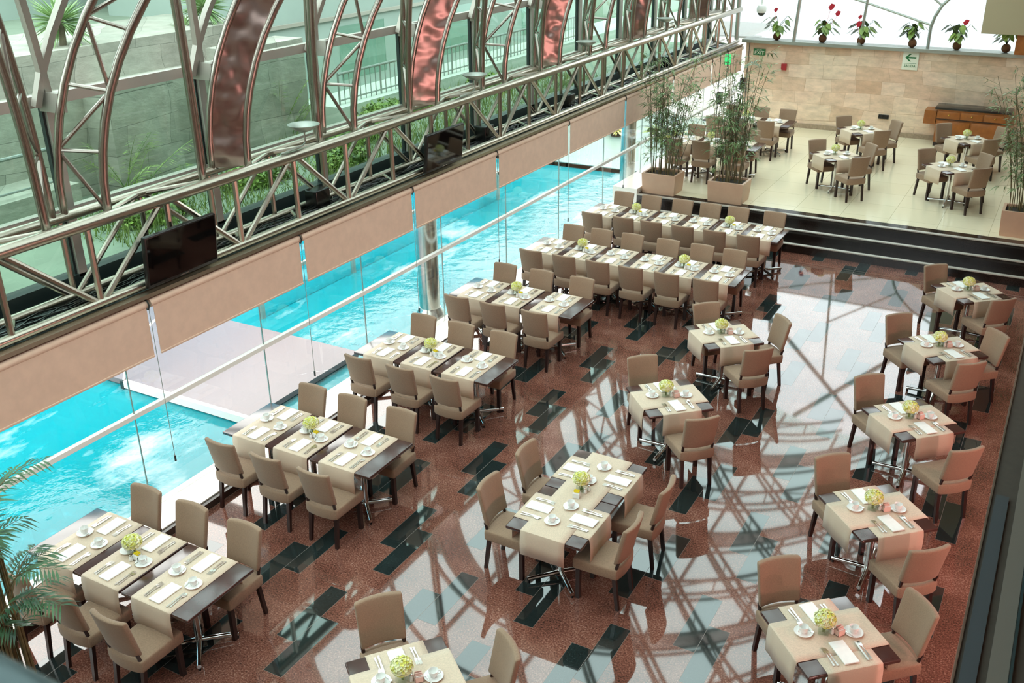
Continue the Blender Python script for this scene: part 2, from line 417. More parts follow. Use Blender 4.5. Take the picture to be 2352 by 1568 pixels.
# cables lying in the tray
cb = MB()
for q in range(14):
    x = rnd.uniform(-8.55,-8.27); pts = []
    for i in range(150):
        y = Y0 + i*.2; pts.append((x + .07*math.sin(y*rnd.choice((1.1,1.3)) + q) + rnd.uniform(-.02,.02), y, 2.62 + .02*(q % 4) + rnd.uniform(0,.025)))
    cb.tube(pts, .009, 5)
tag(cb.build('cable_bundle', M['black']), 'tangle of thin black cables lying inside the girder', 'cables', kind='stuff')
for i, y in enumerate((9.75, 14.05, 17.15, 22.4)):
    b = MB().rbox((-8.42,y,2.76), (.10,.14,.15), .015); 
    tag(b.build('speaker', M['black']), ('first','second','third','farthest')[i] + ' small black loudspeaker box inside the girder counted from the left', 'speaker', 'speakers in the girder')
# dish uplighters on the front chord
for i, y in enumerate((9.36, 13.42, 17.48, 21.55)):
    e = empty('uplighter', (xf,y,zt)); tag(e, ('leftmost','second','third','farthest')[i] + ' shallow grey dish lamp on a stem above the girder', 'lamp', 'dish uplighters on the girder')
    MB().lathe([(.0,.25),(.05,.255),(.12,.285),(.19,.33),(.2,.345),(.185,.345),(.12,.30),(.0,.275)], 24).build('dish', M['alu'], e)
    MB().tube([(0,-.45,.075),(0,-.06,.09),(0,0,.12),(0,0,.255)], .011, 8).build('stem', M['alu'], e)
# ------------------------------------------------------------------ roller blinds
gaps = [1.66, 4.10, 6.52, 8.95, 11.40, 13.84, 16.5, 19.15, 21.9, 24.6, 27.1]
names = ['hidden nearest', 'leftmost', 'second from left', 'third from left', 'fourth from left', 'fifth from left', 'sixth from left', 'behind the first bamboo', 'behind the second bamboo', 'last before the far wall']
XB = -8.1
for i in range(len(gaps)-1):
    a, b = gaps[i]+.02, gaps[i+1]-.02
    if b < 4.5: continue
    e = empty('roller_blind', (XB,(a+b)/2,2.545)); h = (b-a)/2
    tag(e, 'tan roller blind half lowered over the pool glass, ' + names[i], 'blind', 'roller blinds over the pool glass')
    MB().tube([(0,-h,-.03),(0,h,-.03)], .05, 16).build('roll', M['blind'], e)
    MB().box((.035,-h+.025,-.60), (.039,h-.025,-.03)).build('fabric', M['blind'], e, False)
    MB().rbox((.037,0,-.605), (.012,h-.025,.012), .005, 1).build('bottom_bar', M['blind'], e)
    MB().tube([(0,h-.012,.03),(.055,h-.012,.02),(.07,h-.012,-.03),(.055,h-.012,-.075),(0,h-.012,-.08)], .009, 6).build('bracket', M['dark'], e)
    MB().tube([(.05,h-.004,-.08),(.05,h-.004,-1.85)], .004, 5).build('pull_cord', M['rail'], e)
    MB().tube([(.05,h-.004,-1.85),(.05,h-.004,-1.92)], .012, 8).build('cord_weight', M['dark'], e)
# ------------------------------------------------------------------ televisions on the girder
for y, nm in ((7.06,'left'), (12.27,'right')):
    t = empty('television', (-8.07,y,2.95), 0); t.rotation_euler = (0, math.radians(6), 0)
    tag(t, 'black flat television hung on the girder, the %s one of two' % nm, 'television', 'televisions on the girder')
    MB().rbox((0,0,0), (.03,.50,.285), .012).build('case', M['bezel'], t)
    MB().box((.0285,-.48,-.245), (.0315,.48,.265)).build('screen', M['screen'], t, False)
    MB().box((.0295,-.06,-.268), (.032,.06,-.262)).build('trim', M['silver'], t, False)
    MB().box((-.10,-.2,-.12), (-.028,.2,.12)).build('mount', M['black'], t, False)
# ------------------------------------------------------------------ arches of the vault
S2 = math.sqrt(.5)
A_O, B_O, A_I, B_I = 4.35*math.sqrt(2), 4.6, 3.94*math.sqrt(2) + .17, 4.25
def ell(th, a, b, d0): return d0 + a*(1-math.cos(th)), zt + .03 + b*math.sin(th)
def arch_pt(th, chord, y0, sg, off=0.0):
    if chord == 'o': d, z = ell(th, A_O, B_O, 0)
    elif chord == 'i': d, z = ell(th, A_I, B_I, .41)
    else: d, z = ell(th, A_O+off*1.2, B_O+off, -off*1.2)
    return Vector((xb_ + d*S2, y0 + sg*d*S2, z))
TH = [i*math.radians(4) for i in range(0, 34)]
def ok(p): return p.x < -1.35 and -3.9 < p.y < 27.0
def arch(k, sg):
    y0 = NY + sg*.07 + MOD*k
    to = [arch_pt(t, 'o', y0, sg) for t in TH]; ti = [arch_pt(t, 'i', y0, sg) for t in TH]
    po = []; pi = []
    for p in to:
        if not ok(p): break
        po.append(p)
    for p in ti:
        if not ok(p): break
        pi.append(p)
    if len(po) < 3 or len(pi) < 3: return
    e = empty('arch_truss', (xb_,y0,zt))
    infill = (sg > 0 and k % 2 == 1)
    inv = Matrix.Translation((-xb_,-y0,-zt))
    def part(n, mb, m):
        o = mb.build(n, m, e); o.matrix_parent_inverse = inv; return o
    part('outer_chord', MB().tube(po, .042, 10), M['arch']); part('inner_chord', MB().tube(pi, .045, 10), M['arch'])
    n = min(len(po), len(pi))
    if infill:
        vs = []; fs = []
        for i in range(n):
            for q in range(5): vs.append(po[i].lerp(pi[i], .06+.88*q/4))
        m_ = []
        for i in range(n-1):
            for q in range(4): fs.append((i*5+q, i*5+q+1, (i+1)*5+q+1, (i+1)*5+q))
        nn = Vector((S2, -sg*S2, 0))*.012
        b = len(vs); vs2 = [v - nn for v in vs] + [v + nn for v in vs]
        fs2 = [tuple(reversed(f)) for f in fs] + [tuple(j+b for j in f) for f in fs]
        part('copper_panel', MB().add(vs2, fs2), M['copper'])
    if not infill:
        i = 0; up = True
        while True:
            step = 2 if i < 12 else 4
            if i + step >= n: break
            a = pi[i] if up else po[i]; b = po[i+step] if up else pi[i+step]
            part('brace', MB().tube([a.lerp(b, .04), b.lerp(a, .08)], .022, 8), M['arch'])
            part('brace', MB().tube([po[i+step], pi[i+step]], .020, 8), M['arch'])
            i += step; up = not up
    w_ = ('copper filled' if infill else 'open laced')
    lean = 'rightward' if sg > 0 else 'leftward'
    pos = ORD[k] if 0 <= k < len(ORD) else None
    lab = ('%s rosy tube arch rising %s from the girder, %s from left' % (w_, lean, pos)) if pos else ('%s rosy tube arch crossing overhead outside the view' % w_)
    tag(e, lab, 'arch', 'crossed roof arches')
ORD = ['first','second','third','fourth','fifth','sixth','seventh','eighth','ninth','tenth','eleventh']
for k in range(-4, 11): arch(k, 1)
for k in range(0, 11): arch(k, -1)
# glass vault and clerestory
XC = -8.9; ZP = 4.6
def vault_pt(th, off): d, z = ell(th, A_O+off*1.2, B_O+off, -off*1.2); return xb_ + d*S2, z
prof = [(XC,2.75),(XC,3.45)]; 
th0 = 0.0; OFF = .36
vp = [vault_pt(math.radians(t), OFF) for t in range(0, 130, 5)]
clo = MB(); clo.box((XC-.005,-4,2.75), (XC+.005,27.2,ZP))
w2 = clo.build('window_2', M['tint'], smooth=False); struct(w2)
va = MB(); vv = [(x,z) for x, z in vp if z > ZP-.15 and x < -1.2]; vv[0] = (XC, ZP)
n = len(vv)
va.add([(x,-4,z) for x, z in vv] + [(x,27.3,z) for x, z in vv], [(i,i+1,n+i+1,n+i) for i in range(n-1)])
vault = va.build('ceiling', M['vault']); struct(vault)
def wpart(p, n, mb, m): return mb.build(n, m, p, False)
wpart(w2, 'sill_rail', MB().box((XC-.05,-4,3.42), (XC+.05,27.2,3.50)), M['bar'])
wpart(w2, 'purlin', MB().box((XC-.045,-4,ZP-.06), (XC+.045,27.2,ZP+.05)), M['bar'])
wpart(w2, 'gutter', MB().box((XC-.12,-4,2.60), (XC+.06,27.2,2.78)), M['dark'])
for k in range(-4, 11):
    y = NY + .33 + MOD*k
    if y > 27: continue
    wpart(w2, 'mullion', MB().box((XC-.03,y-.05,2.75), (XC+.06,y+.05,ZP)), M['bar'])
    wpart(w2, 'gasket', MB().box((XC-.032,y-.075,2.78), (XC+.02,y-.05,ZP)), M['dark'])
    wpart(w2, 'clamp', MB().box((XC+.03,y-.10,ZP-.10), (XC+.34,y-.02,ZP+.09)), M['bar'])
    for sg in (-1, 1):
        pts = []
        for t in range(0, 125, 4):
            d, z = ell(math.radians(t), A_O+OFF*1.2, B_O+OFF, -OFF*1.2)
            p = Vector((xb_ + d*S2, y - .1 + sg*(d + .18)*S2, z))
            if z < ZP-.1 or p.x < XC-.05: continue
            if p.x > -1.4 or not -3.9 < p.y < 27.1: break
            pts.append(p)
        if len(pts) > 2:
            wpart(vault, 'glazing_bar', MB().tube(pts, .05, 4), M['bar'])
for x, z in vv[3::4]:
    wpart(vault, 'roof_purlin', MB().box((x-.035,-4,z-.04), (x+.035,27.2,z+.04)), M['bar'])
# end wall glazing
w3 = MB().box((-8.9,27.28,2.74), (6,27.29,4.25)).build('window_3', M['frost'], smooth=False); struct(w3)
MB().box((-8.9,27.28,4.3), (6,27.285,8.6)).build('upper_pane', M['clear'], w3, False)
def ef(pts, r=.035, m='alu'): MB().tube(pts, r, 8).build('frame', M[m], w3)
ye = 27.24
ef([(-6.75,ye,2.74),(-6.69,ye,3.8),(-6.6,ye,5.6)], .045); ef([(-5.07,ye,2.74),(-5.0,ye,3.85),(-4.9,ye,6.8)], .035)
ef([(-3.42,ye,2.74),(-3.42,ye,3.25),(-3.36,ye,3.5),(-3.24,ye,3.76),(-3.10,ye,3.92),(-2.8,ye,4.2),(-2.2,ye,4.5)], .04)
ef([(-6.7,ye,4.27),(-5.28,ye,3.83),(-5.03,ye,3.77),(-3.42,ye,3.30)], .028); ef([(-3.24,ye,3.77),(-3.45,ye,3.92),(-5,ye,5.0)], .026)
ef([(-8.9,ye,4.275),(-1,ye,4.275)], .035); ef([(-7.5,ye,4.3),(-3.5,ye,8.2)], .07); ef([(-1.6,ye,4.3),(-5.6,ye,8.2)], .07); ef([(-6.6,ye,8),(-7.9,ye,6.3)], .05)
ef([(-8.3,ye,2.7),(-8.3,ye,5.0)], .06)
# mezzanine edge right of the lens, front handrail, bulkhead
mz = empty('bar_canopy', (.3,5,2.8)); tag(mz, 'dark flat canopy top with grey strips along the right border', 'canopy')
def mpart(n, a, b, m): o = MB().box(a, b).build(n, M[m], mz, False); o.matrix_parent_inverse = Matrix.Translation((-.3,-5,-2.8))
mpart('slab', (.03,1.5,2.70), (3.2,9.5,2.88), 'mezz'); mpart('edge_trim', (.018,1.5,2.68), (.03,9.5,2.895), 'steel')
mpart('grey_strip', (.05,1.5,2.88), (.125,6.1,2.90), 'mezz2'); mpart('pale_strip', (.17,1.5,2.88), (.26,9.5,2.888), 'ceil2'); mpart('glass_ledge', (.262,1.5,2.88), (.275,9.5,2.91), 'teal')
for y in (1.7, 9.3): mpart('post', (2.9,y-.1,0), (3.1,y+.1,2.7), 'mezz')
struct(MB().box((.05,10.5,4.3), (6,18,4.6)).build('ceiling', M['ceil'], smooth=False))
hr = empty('balcony_handrail', (-1.6,.468,5.568)); tag(hr, 'dark teal blurred handrail at the lower left corner', 'handrail')
o = MB().rbox((0,0,0), (1.45,.03,.03), .012).build('rail', M['teal'], hr)
o = MB().rbox((0,.012,-.10), (1.45,.012,.05), .006).build('lower_rail', M['mezz'], hr)
for x in (-1.3, -.1, 1.2): MB().rbox((x,0,-.5), (.02,.02,.45), .005, 1).build('post', M['mezz'], hr)
# ------------------------------------------------------------------ bulkhead at upper right
o = MB().box((-2.24,26.9,3.2), (6,27.0,7.0)).build('wall_upper', M['panel'], smooth=False); struct(o)
o = MB().box((-1.45,26.95,2.75), (2,27.2,3.2)).build('trim_4', M['furniture'], smooth=False); struct(o)
# ------------------------------------------------------------------ chair prototype (faces +y, origin on the floor)
def make_chair():
    e = empty('dining_chair')
    def seat_fn(v):
        t = (v.y + .23)/.46
        v.x *= 1.0 + .05*t
        if v.z > .44: v.z += .016*(1-(v.x/.23)**2)*(1-((v.y-.01)/.24)**2)
        return v
    MB().rbox((0,.01,.425), (.215,.235,.06), .022, 2, seat_fn, (6,6,1)).build('seat', M['chair'], e)
    def back_fn(v):
        t = (v.z-.53)/.42
        v.x *= .95 + .055*t
        v.y += -.215 - .095*t + .035*(v.x/.2)**2 - .012
        return v
    MB().rbox((0,0,.742), (.208,.028,.210), .02, 2, back_fn, (8,1,5)).build('backrest', M['chair'], e)
    def rail_fn(v): v.y += .03*(v.x/.2)**2 - .03; return v
    MB().rbox((0,-.20,.425), (.20,.026,.065), .02, 2, rail_fn, (6,1,1)).build('rear_apron', M['chair'], e)
    for s in (-1, 1):
        MB().tube([(s*.180,-.197,.46),(s*.184,-.222,.56)], .017, 6).build('back_post', M['leg'], e)
        MB().add([(s*.150,-.20,.38),(s*.192,-.20,.38),(s*.192,-.16,.38),(s*.150,-.16,.38),(s*.160,-.245,0),(s*.196,-.245,0),(s*.196,-.212,0),(s*.160,-.212,0)],
                 [(0,1,2,3),(7,6,5,4),(0,4,5,1),(1,5,6,2),(2,6,7,3),(3,7,4,0)] if s < 0 else [(3,2,1,0),(4,5,6,7),(1,5,4,0),(2,6,5,1),(3,7,6,2),(0,4,7,3)]).build('leg', M['leg'], e, False)
        x0, x1 = (s*.155, s*.200)
        MB().box((min(x0,x1),.175,0), (max(x0,x1),.218,.38)).build('leg', M['leg'], e, False)
    return e
CH = make_chair()
def chair(bx, by, face, lab, z=0.0):
    """bx,by: middle of the top edge of the backrest; face: heading in degrees the sitter looks"""
    a = math.radians(face); x = bx + .31*math.cos(a); y = by + .31*math.sin(a)
    return put(CH, USED, (x, y, z), a - PI/2, lab, 'chair', 'tan dining chairs')
# ------------------------------------------------------------------ tables
def pedestal(e, x, y):
    p = MB().tube([(x,y,.07),(x,y,.70)], .033, 18).build('column', M['chrome'], e)
    MB().box((x-.2,y-.2,.695), (x+.2,y+.2,.712)).build('mount_plate', M['leg'], e, False)
    for k in range(4):
        a = PI/4 + k*PI/2; c, s = math.cos(a), math.sin(a)
        f = MB().tube([(x+.02*c,y+.02*s,.065),(x+.36*c,y+.36*s,.05)], [.026,.022], 10).build('foot', M['chrome'], e)
        MB().lathe([(.014,0),(.014,.035)], 10, (x+.345*c,y+.345*s,0)).build('glide', M['black'], f)
def make_table(name, hx, hy, peds):
    e = empty(name)
    MB().rbox((0,0,.731), (hx,hy,.019), .011, 2).build('tabletop', M['wood'], e)
    for x in peds: pedestal(e, x, 0)
    return e
TS = make_table('square_table', .412, .412, (0,)); TR = make_table('rectangular_table', .635, .412, (-.33,.33))
def cloth(hl, hw, drop, dz=0.0):
    """runner lying along local y with both ends hanging"""
    prof = []; e = hl + .006 + dz
    for i in range(9): prof.append((-.40 + .8*i/8, .7525 + dz))
    side = [(e-.012,.7525+dz),(e-.003,.749+dz),(e,.740),(e+.001,.70),(e+.006,.62),(e+.004,.75-drop)]
    full = [(-a, b) for a, b in reversed(side)] + prof + side
    nx = 7; vs = []; fs = []
    for j, (y, z) in enumerate(full):
        for i in range(nx):
            u = -1 + 2*i/(nx-1); wv = .006*math.sin(u*5 + (1 if y > 0 else 3)) if z < .72 else 0
            vs.append((u*hw*(1 if z > .7 else 1.004), y + (wv + .003 if y > 0 else -abs(wv) - .003)*(1 if z < .72 else 0), z))
    for j in range(len(full)-1):
        for i in range(nx-1): a = j*nx+i; fs.append((a, a+1, a+nx+1, a+nx))
    return MB().add(vs, fs)
def make_runner(hl, hw, drop, dz=0.0):
    o = cloth(hl, hw, drop, dz).build('table_runner', M['linen']); m = o.modifiers.new('cloth thickness', 'SOLIDIFY'); m.thickness = .002; m.offset = 1
    return o
RN = make_runner(.412, .245, .27); RC = make_runner(.412, .24, .27, .0025); RL = make_runner(.827, .24, .27, .0025)
RUNNERS = 'beige linen runners'
# ------------------------------------------------------------------ tableware prototypes (origin at their underside)
nap = MB().rbox((0,0,.006), (.066,.132,.006), .004, 1).add([(-.064,-.13,.0125),(.064,-.13,.0125),(.062,.05,.0145),(-.062,.05,.0145)], [(0,1,2,3)]).build('napkin', M['napkin'])
def make_cup():
    e = empty('coffee_cup')
    MB().lathe([(.0,.0),(.022,.0),(.024,.004),(.034,.022),(.0385,.045),(.040,.062),(.0385,.0625),(.0365,.046),(.032,.025),(.02,.01),(0,.008)], 22).build('bowl', M['china'], e)
    pts = [(.036+.024*math.sin(a), 0, .036-.017*math.cos(a)) for a in [PI*i/8 for i in range(9)]]
    MB().tube(pts, .0042, 6).build('handle', M['china'], e); return e
CUP = make_cup()
sau = MB().lathe([(0,.003),(.030,.003),(.034,0),(.04,.002),(.078,.017),(.079,.019),(.074,.0175),(.045,.008),(0,.007)], 28).build('saucer', M['china'])
def flat_item(name, poly_w, thick=.0022, bowl=None, tines=False):
    """poly_w: list of (y, half width, z)"""
    m = MB(); vs = []; n = len(poly_w)
    for y, w_, z in poly_w: vs += [(-w_,y,z),(w_,y,z),(-w_,y,z+thick),(w_,y,z+thick)]
    fs = [(0,1,3,2)[::-1], tuple(4*(n-1)+i for i in (0,1,3,2))]
    for i in range(n-1):
        a = 4*i; b = a+4; fs += [(a,b,b+1,a+1),(a+2,a+3,b+3,b+2),(a,a+2,b+2,b),(a+1,b+1,b+3,a+3)]
    m.add(vs, fs)
    if tines:
        for k in range(4):
            x = -.0096 + .0064*k; m.add([(x-.0015,.062,.004),(x+.0015,.062,.004),(x+.001,.108,.001),(x-.001,.108,.001),(x-.0015,.062,.0062),(x+.0015,.062,.0062),(x+.001,.108,.003),(x-.001,.108,.003)],
                [(0,3,2,1),(4,5,6,7),(0,1,5,4),(1,2,6,5),(2,3,7,6),(3,0,4,7)])
    return m.build(name, M['silver'])
FORK = flat_item('fork', [(-.105,.006,.001),(-.1,.0085,.001),(-.05,.006,.003),(.0,.0035,.007),(.03,.0035,.008),(.045,.011,.006),(.063,.0115,.004)], tines=True)
KNIFE = flat_item('knife', [(-.115,.007,.0005),(-.11,.009,.0005),(-.02,.008,.001),(-.01,.006,.001),(0,.009,.001),(.09,.009,.001),(.112,.002,.001)], .0045)
SPOON = flat_item('spoon', [(-.105,.006,.001),(-.1,.0085,.001),(-.05,.006,.003),(.0,.0035,.008),(.04,.0035,.008),(.055,.014,.005),(.075,.0195,.002),(.092,.016,.003),(.103,.006,.006)])
TSP = flat_item('teaspoon', [(-.06,.004,.001),(-.055,.005,.001),(0,.0025,.004),(.025,.0025,.004),(.037,.011,.002),(.05,.0125,.002),(.062,.004,.004)])
def make_flowers():
    e = empty('flower_arrangement'); r = random.Random(3)
    MB().rbox((0,0,.04), (.045,.045,.04), .006, 1).build('vase', M['vase'], e)
    s = MB()
    for i in range(9):
        a = r.uniform(0, 2*PI); q = r.uniform(.0,.03); s.tube([(q*math.cos(a)*.4,q*math.sin(a)*.4,.006),(q*math.cos(a),q*math.sin(a),.10)], .003, 4)
    s.build('stem', M['bush'], e)
    b = MB(); b2 = MB()
    for i in range(170):
        z = 1 - 2*(i+.5)/170; a = i*2.39996; q = math.sqrt(1-z*z)
        d = Vector((q*math.cos(a), q*math.sin(a), z)); c = Vector((0,0,.142)) + Vector((d.x*.084, d.y*.084, d.z*.062))*r.uniform(.9,1.08)
        u = d.orthogonal().normalized(); v = d.cross(u); h = r.uniform(.013,.020); t_ = r.uniform(0,PI)
        u, v = u*math.cos(t_)+v*math.sin(t_), v*math.cos(t_)-u*math.sin(t_)
        (b if r.random() < .62 else b2).add([c-d*.01, c+u*h+d*.004, c+v*h+d*.008, c-u*h+d*.004, c-v*h+d*.008], [(0,1,2),(0,2,3),(0,3,4),(0,4,1)])
    b.blob((0,0,.140), .066, 10, 7, (1,1,.78))
    b.build('petals', M['bloom'], e, False); b2.build('petals', M['bloom_y'], e, False); return e
FLOWER = make_flowers()
def make_caddy(col, nm):
    e = empty('sugar_caddy')
    m = MB(); m.box((-.035,-.028,0), (.035,.028,.006)); m.box((-.035,-.028,0), (-.031,.028,.055)); m.box((.031,-.028,0), (.035,.028,.055)); m.box((-.035,-.028,0), (.035,-.024,.055)); m.box((-.035,.024,0), (.035,.028,.055))
    m.build('box', M['pinkpaper'] if nm else M['china'], e, False)
    for i in range(6): MB().box((-.028,-.02+.0075*i,.008), (.028,-.016+.0075*i,.062+.01*((i*7) % 3))).build('packet', M[col if i % 3 else 'napkin'], e, False)
    return e
CADY = make_caddy('yellow', 0); CADP = make_caddy('pinkpaper', 1)
def make_shaker(nm):
    e = empty(nm); MB().lathe([(.017,0),(.019,.004),(.016,.035),(.013,.048)], 14).build('body', M['china'], e)
    MB().lathe([(.0135,.048),(.0135,.056),(.008,.063),(0,.064)], 14).build('cap', M['silver'], e); return e
SALT = make_shaker('salt_shaker'); PEP = make_shaker('pepper_shaker')

TZ = .7575
def place(proto, T, p, rz, lab, cat, grp, dz=0.0):
    x, y, z, a = T; c, s = math.cos(a), math.sin(a)
    return put(proto, USED, (x + p[0]*c - p[1]*s, y + p[0]*s + p[1]*c, z + TZ + dz), a + rz, lab, cat, grp)
def setting(T, who, where, cup=(.14,-.035), cx=0.0, edge=.0, full=True):
    """one place laid on a table; the sitter is on the local -y side"""
    L = who + ', ' + where; r2 = lambda s: rnd.uniform(-s, s)
    place(nap, T, (cx+r2(.006), -.245+edge+r2(.008)), r2(.04), 'folded white napkin at ' + L, 'napkin', 'white napkins')
    cz = (cx+cup[0], cup[1]+r2(.01)); ca = r2(.5)
    place(sau, T, cz, 0, 'white saucer at ' + L, 'saucer', 'white saucers')
    place(CUP, T, cz, .3+ca, 'white coffee cup at ' + L, 'cup', 'white coffee cups', .008)
    if not full: return
    place(TSP, T, (cz[0]-.052, cz[1]-.018), .35+ca*.4, 'teaspoon on the saucer at ' + L, 'teaspoon', 'teaspoons', .0145)
    for q, nm in ((-.125,'inner'), (-.150,'outer')):
        place(FORK, T, (cx+q, -.25+edge+r2(.008)), r2(.06), nm + ' fork at ' + L, 'fork', 'forks')
    place(KNIFE, T, (cx+.150, -.255+edge+r2(.006)), r2(.05), 'knife at ' + L, 'knife', 'knives')
    place(SPOON, T, (cx+.177, -.255+edge+r2(.006)), r2(.05), 'spoon at ' + L, 'spoon', 'spoons')
def centre(T, p, where, cad=None, shakers=False, cadp=(.09,-.03)):
    place(FLOWER, T, p, rnd.uniform(0,1.5), 'low vase of pale green hydrangea on ' + where, 'flowers', 'hydrangea vases')
    if cad: place(cad, T, (p[0]+cadp[0], p[1]+cadp[1]), rnd.uniform(-.3,.3), 'small sugar packet caddy on ' + where, 'sugar caddy', 'sugar caddies')
    if shakers:
        place(SALT, T, (p[0]+.075,p[1]+.03), 0, 'white salt shaker on ' + where, 'salt shaker', 'salt shakers')
        place(PEP, T, (p[0]+.062,p[1]-.03), 0, 'white pepper shaker on ' + where, 'pepper shaker', 'pepper shakers')
# ---- rows of tables standing against the pool glass
def row(y0, cols, tables, where, z, chairs_far, chairs_near, full=True, flowers=(1,)):
    """y0: near edge of the tables; cols: x of each place; tables: (proto, x, width name)"""
    yc = y0 + .412
    for pr, x, nm in tables:
        put(pr, USED, (x,yc,z), 0, 'dark wood %s table, %s' % (nm, where), 'table', 'dark wood tables')
    n = len(cols)
    pl = {3: ('pool end','middle','aisle end'), 6: ('pool end','second place','third place','fourth place','fifth place','aisle end')}[n]
    for i, x in enumerate(cols):
        put(RN, USED, (x,yc,z), 0, 'beige runner at %s of %s' % (pl[i], where), 'table runner', RUNNERS)
        setting((x,yc,z,0), 'near ' + pl[i], where, full=full); setting((x,yc,z,PI), 'far ' + pl[i], where, full=full)
        if i in flowers:
            centre((x,yc,z,0), (-.055,.035), '%s of %s' % (pl[i], where), CADY if full else None, False, (.095,-.045))
            if full: place(SALT, (x,yc,z,0), (.0,-.05), 0, 'white shaker beside the flowers, %s of %s' % (pl[i], where), 'salt shaker', 'salt shakers')
    for i, x in enumerate(chairs_far):
        if x is not None: chair(x, y0+1.135, 270, 'tan chair, far side %s, %s' % (pl[i], where), z)
    for i, x in enumerate(chairs_near):
        if x is not None: chair(x, y0-.455, 90, 'tan chair, near side %s, %s' % (pl[i], where), z)
c3 = (-7.475,-6.87,-6.22); t3 = ((TR,-7.255,'rectangular'), (TS,-6.19,'square'))
wl = ['first pool-side row from front','second pool-side row from front','third pool-side row from front','fourth pool-side row from front']
row(4.49, c3, t3, wl[0], 0, (-7.46,-6.82,-6.13), (-7.47,-6.86,-6.21))
row(7.08, c3, t3, wl[1], 0, (-7.44,-6.83,-6.12), (-7.48,-6.83,-6.17))
row(9.56, c3, t3, wl[2], 0, (-7.47,-6.84,-6.16), (-7.48,-6.82,-6.15))
row(11.95, c3, t3, wl[3], 0, (-7.49,-6.83,-6.12), (-7.47,-6.85,-6.16))
c6 = (-7.47,-6.86,-6.25,-5.63,-5.02,-4.42)
t6 = lambda q: ((TR,-7.235,'rectangular end'), (TR,-5.965,'rectangular middle'), (TR,-4.695,'rectangular aisle'))
row(14.29, c6, t6(0), 'long fifth row from front', 0, (-7.40,-6.85,-6.26,-5.60,-4.99,-4.42), (-7.47,-6.85,-6.24,-5.66,-5.05,-4.41), True, (1,4))
row(16.68, c6, t6(1), 'long row beside the steps', 0, (-7.45,-6.86,-6.22,-5.66,-5.11,-4.42), (-7.45,-6.82,-6.27,-5.67,-5.08,-4.47), True, (1,4))
row(20.98, c3, t3, 'front raised row behind bamboo', ZU, (-7.49,-6.85,-6.20), (-7.49,-6.87,-6.13), False)
row(23.62, c3, t3, 'back raised row behind bamboo', ZU, (-7.44,-6.75,-6.08), (-7.46,-6.85,-6.21), False)
# ---- square tables set diagonally
def single(cx, cy, deg, where, z, chairs, full=True):
    """deg: heading from the table centre to the far-left chair"""
    a = math.radians(deg) - PI/2       # local +y points at the far-left sitter
    T = (cx,cy,z,a)
    put(TS, USED, (cx,cy,z), a, 'dark wood square table, ' + where, 'table', 'dark wood tables')
    put(RN, USED, (cx,cy,z), a, 'lower beige runner across ' + where, 'table runner', RUNNERS)
    put(RC, USED, (cx,cy,z), a + PI/2, 'upper beige runner across ' + where, 'table runner', RUNNERS)
    T2 = (cx,cy,z+.0025,a)
    setting(T2, 'near place', where, (.2,-.045), 0, 0, full); setting((cx,cy,z+.0025,a+PI), 'far place', where, (.2,-.065), 0, 0, full)
    centre(T2, (-.035,.025), where, CADP if full else None, full, (.115,-.055))
    for side, (bx, by) in chairs.items():
        f = {'far': deg+180, 'near': deg, 'right': deg+90}[side]
        chair(bx, by, f, 'tan chair at the %s side, %s' % ({'far':'far left','near':'near','right':'right'}[side], where), z)
rt = 'of right-hand square tables'
single(-.93,6.92, 133,'nearest ' + rt, 0, {'far':(-1.53,7.48),'right':(-.28,7.47),'near':(-.30,6.28)})
single(-.93,8.97, 133,'second nearest ' + rt, 0, {'far':(-1.52,9.51),'near':(-.34,8.26)})
single(-.93,11.11, 134,'middle one ' + rt, 0, {'far':(-1.56,11.64),'near':(-.26,10.29)})
single(-.91,13.38, 133,'fourth ' + rt, 0, {'far':(-1.58,13.81),'right':(-.26,13.77),'near':(-.46,12.58)})
single(-.82,15.75, 133,'farthest ' + rt, 0, {'far':(-1.42,16.16),'near':(-.31,15.06)})
single(-3.64,12.44, 133,'upper centre square table', 0, {'far':(-4.10,12.96),'near':(-2.94,11.74),'right':(-2.93,12.92)})
single(-3.63,10.30, 133,'lower centre square table', 0, {'far':(-4.23,10.86),'near':(-2.97,9.63)})
single(-3.70,4.80, 141,'square table cut by the bottom edge', 0, {'far':(-4.38,5.34),'right':(-3.09,5.38)})
single(-4.15,21.40, 133,'front left raised square table', ZU, {'far':(-4.69,21.81),'near':(-3.50,20.61),'right':(-3.52,21.88)}, False)
single(-4.17,24.10, 133,'back left raised square table', ZU, {'far':(-4.72,24.53),'near':(-3.57,23.30),'right':(-3.46,24.51)}, False)
single(-1.88,21.40, 133,'front right raised square table', ZU, {'far':(-2.48,21.95),'near':(-1.25,20.74),'right':(-1.29,21.98)}, False)
single(-1.88,24.10, 133,'back right raised square table', ZU, {'far':(-2.51,24.68),'near':(-1.33,23.44),'right':(-1.22,24.74)}, False)
# ---- the pair of tables pushed together in the foreground
wp = 'paired tables in front centre'
for i, (x, y) in enumerate(((-3.66,7.42), (-3.66,8.255))):
    nm = ('front','rear')[i]
    put(TS, USED, (x,y,0), 0, 'dark wood square table, %s one of the %s' % (nm, wp), 'table', 'dark wood tables')
    put(RN, USED, (x,y,0), PI/2, 'crosswise beige runner on the %s of %s' % (nm, wp), 'table runner', RUNNERS)
    setting((x,y,.0025,-PI/2), 'left seat', nm + ' of ' + wp, (.16,-.02)); setting((x,y,.0025,PI/2), 'right seat', nm + ' of ' + wp, (.16,-.02))
put(RL, USED, (-3.66,7.8375,0), 0, 'long beige runner lying over both ' + wp, 'table runner', RUNNERS)
centre((-3.66,7.84,.0025,0), (-.02,.07), wp, CADY, True, (.015,-.14))
chair(-4.50,7.37, 0, 'tan chair, left front seat, ' + wp); chair(-4.48,8.14, 0, 'tan chair, left rear seat, ' + wp)
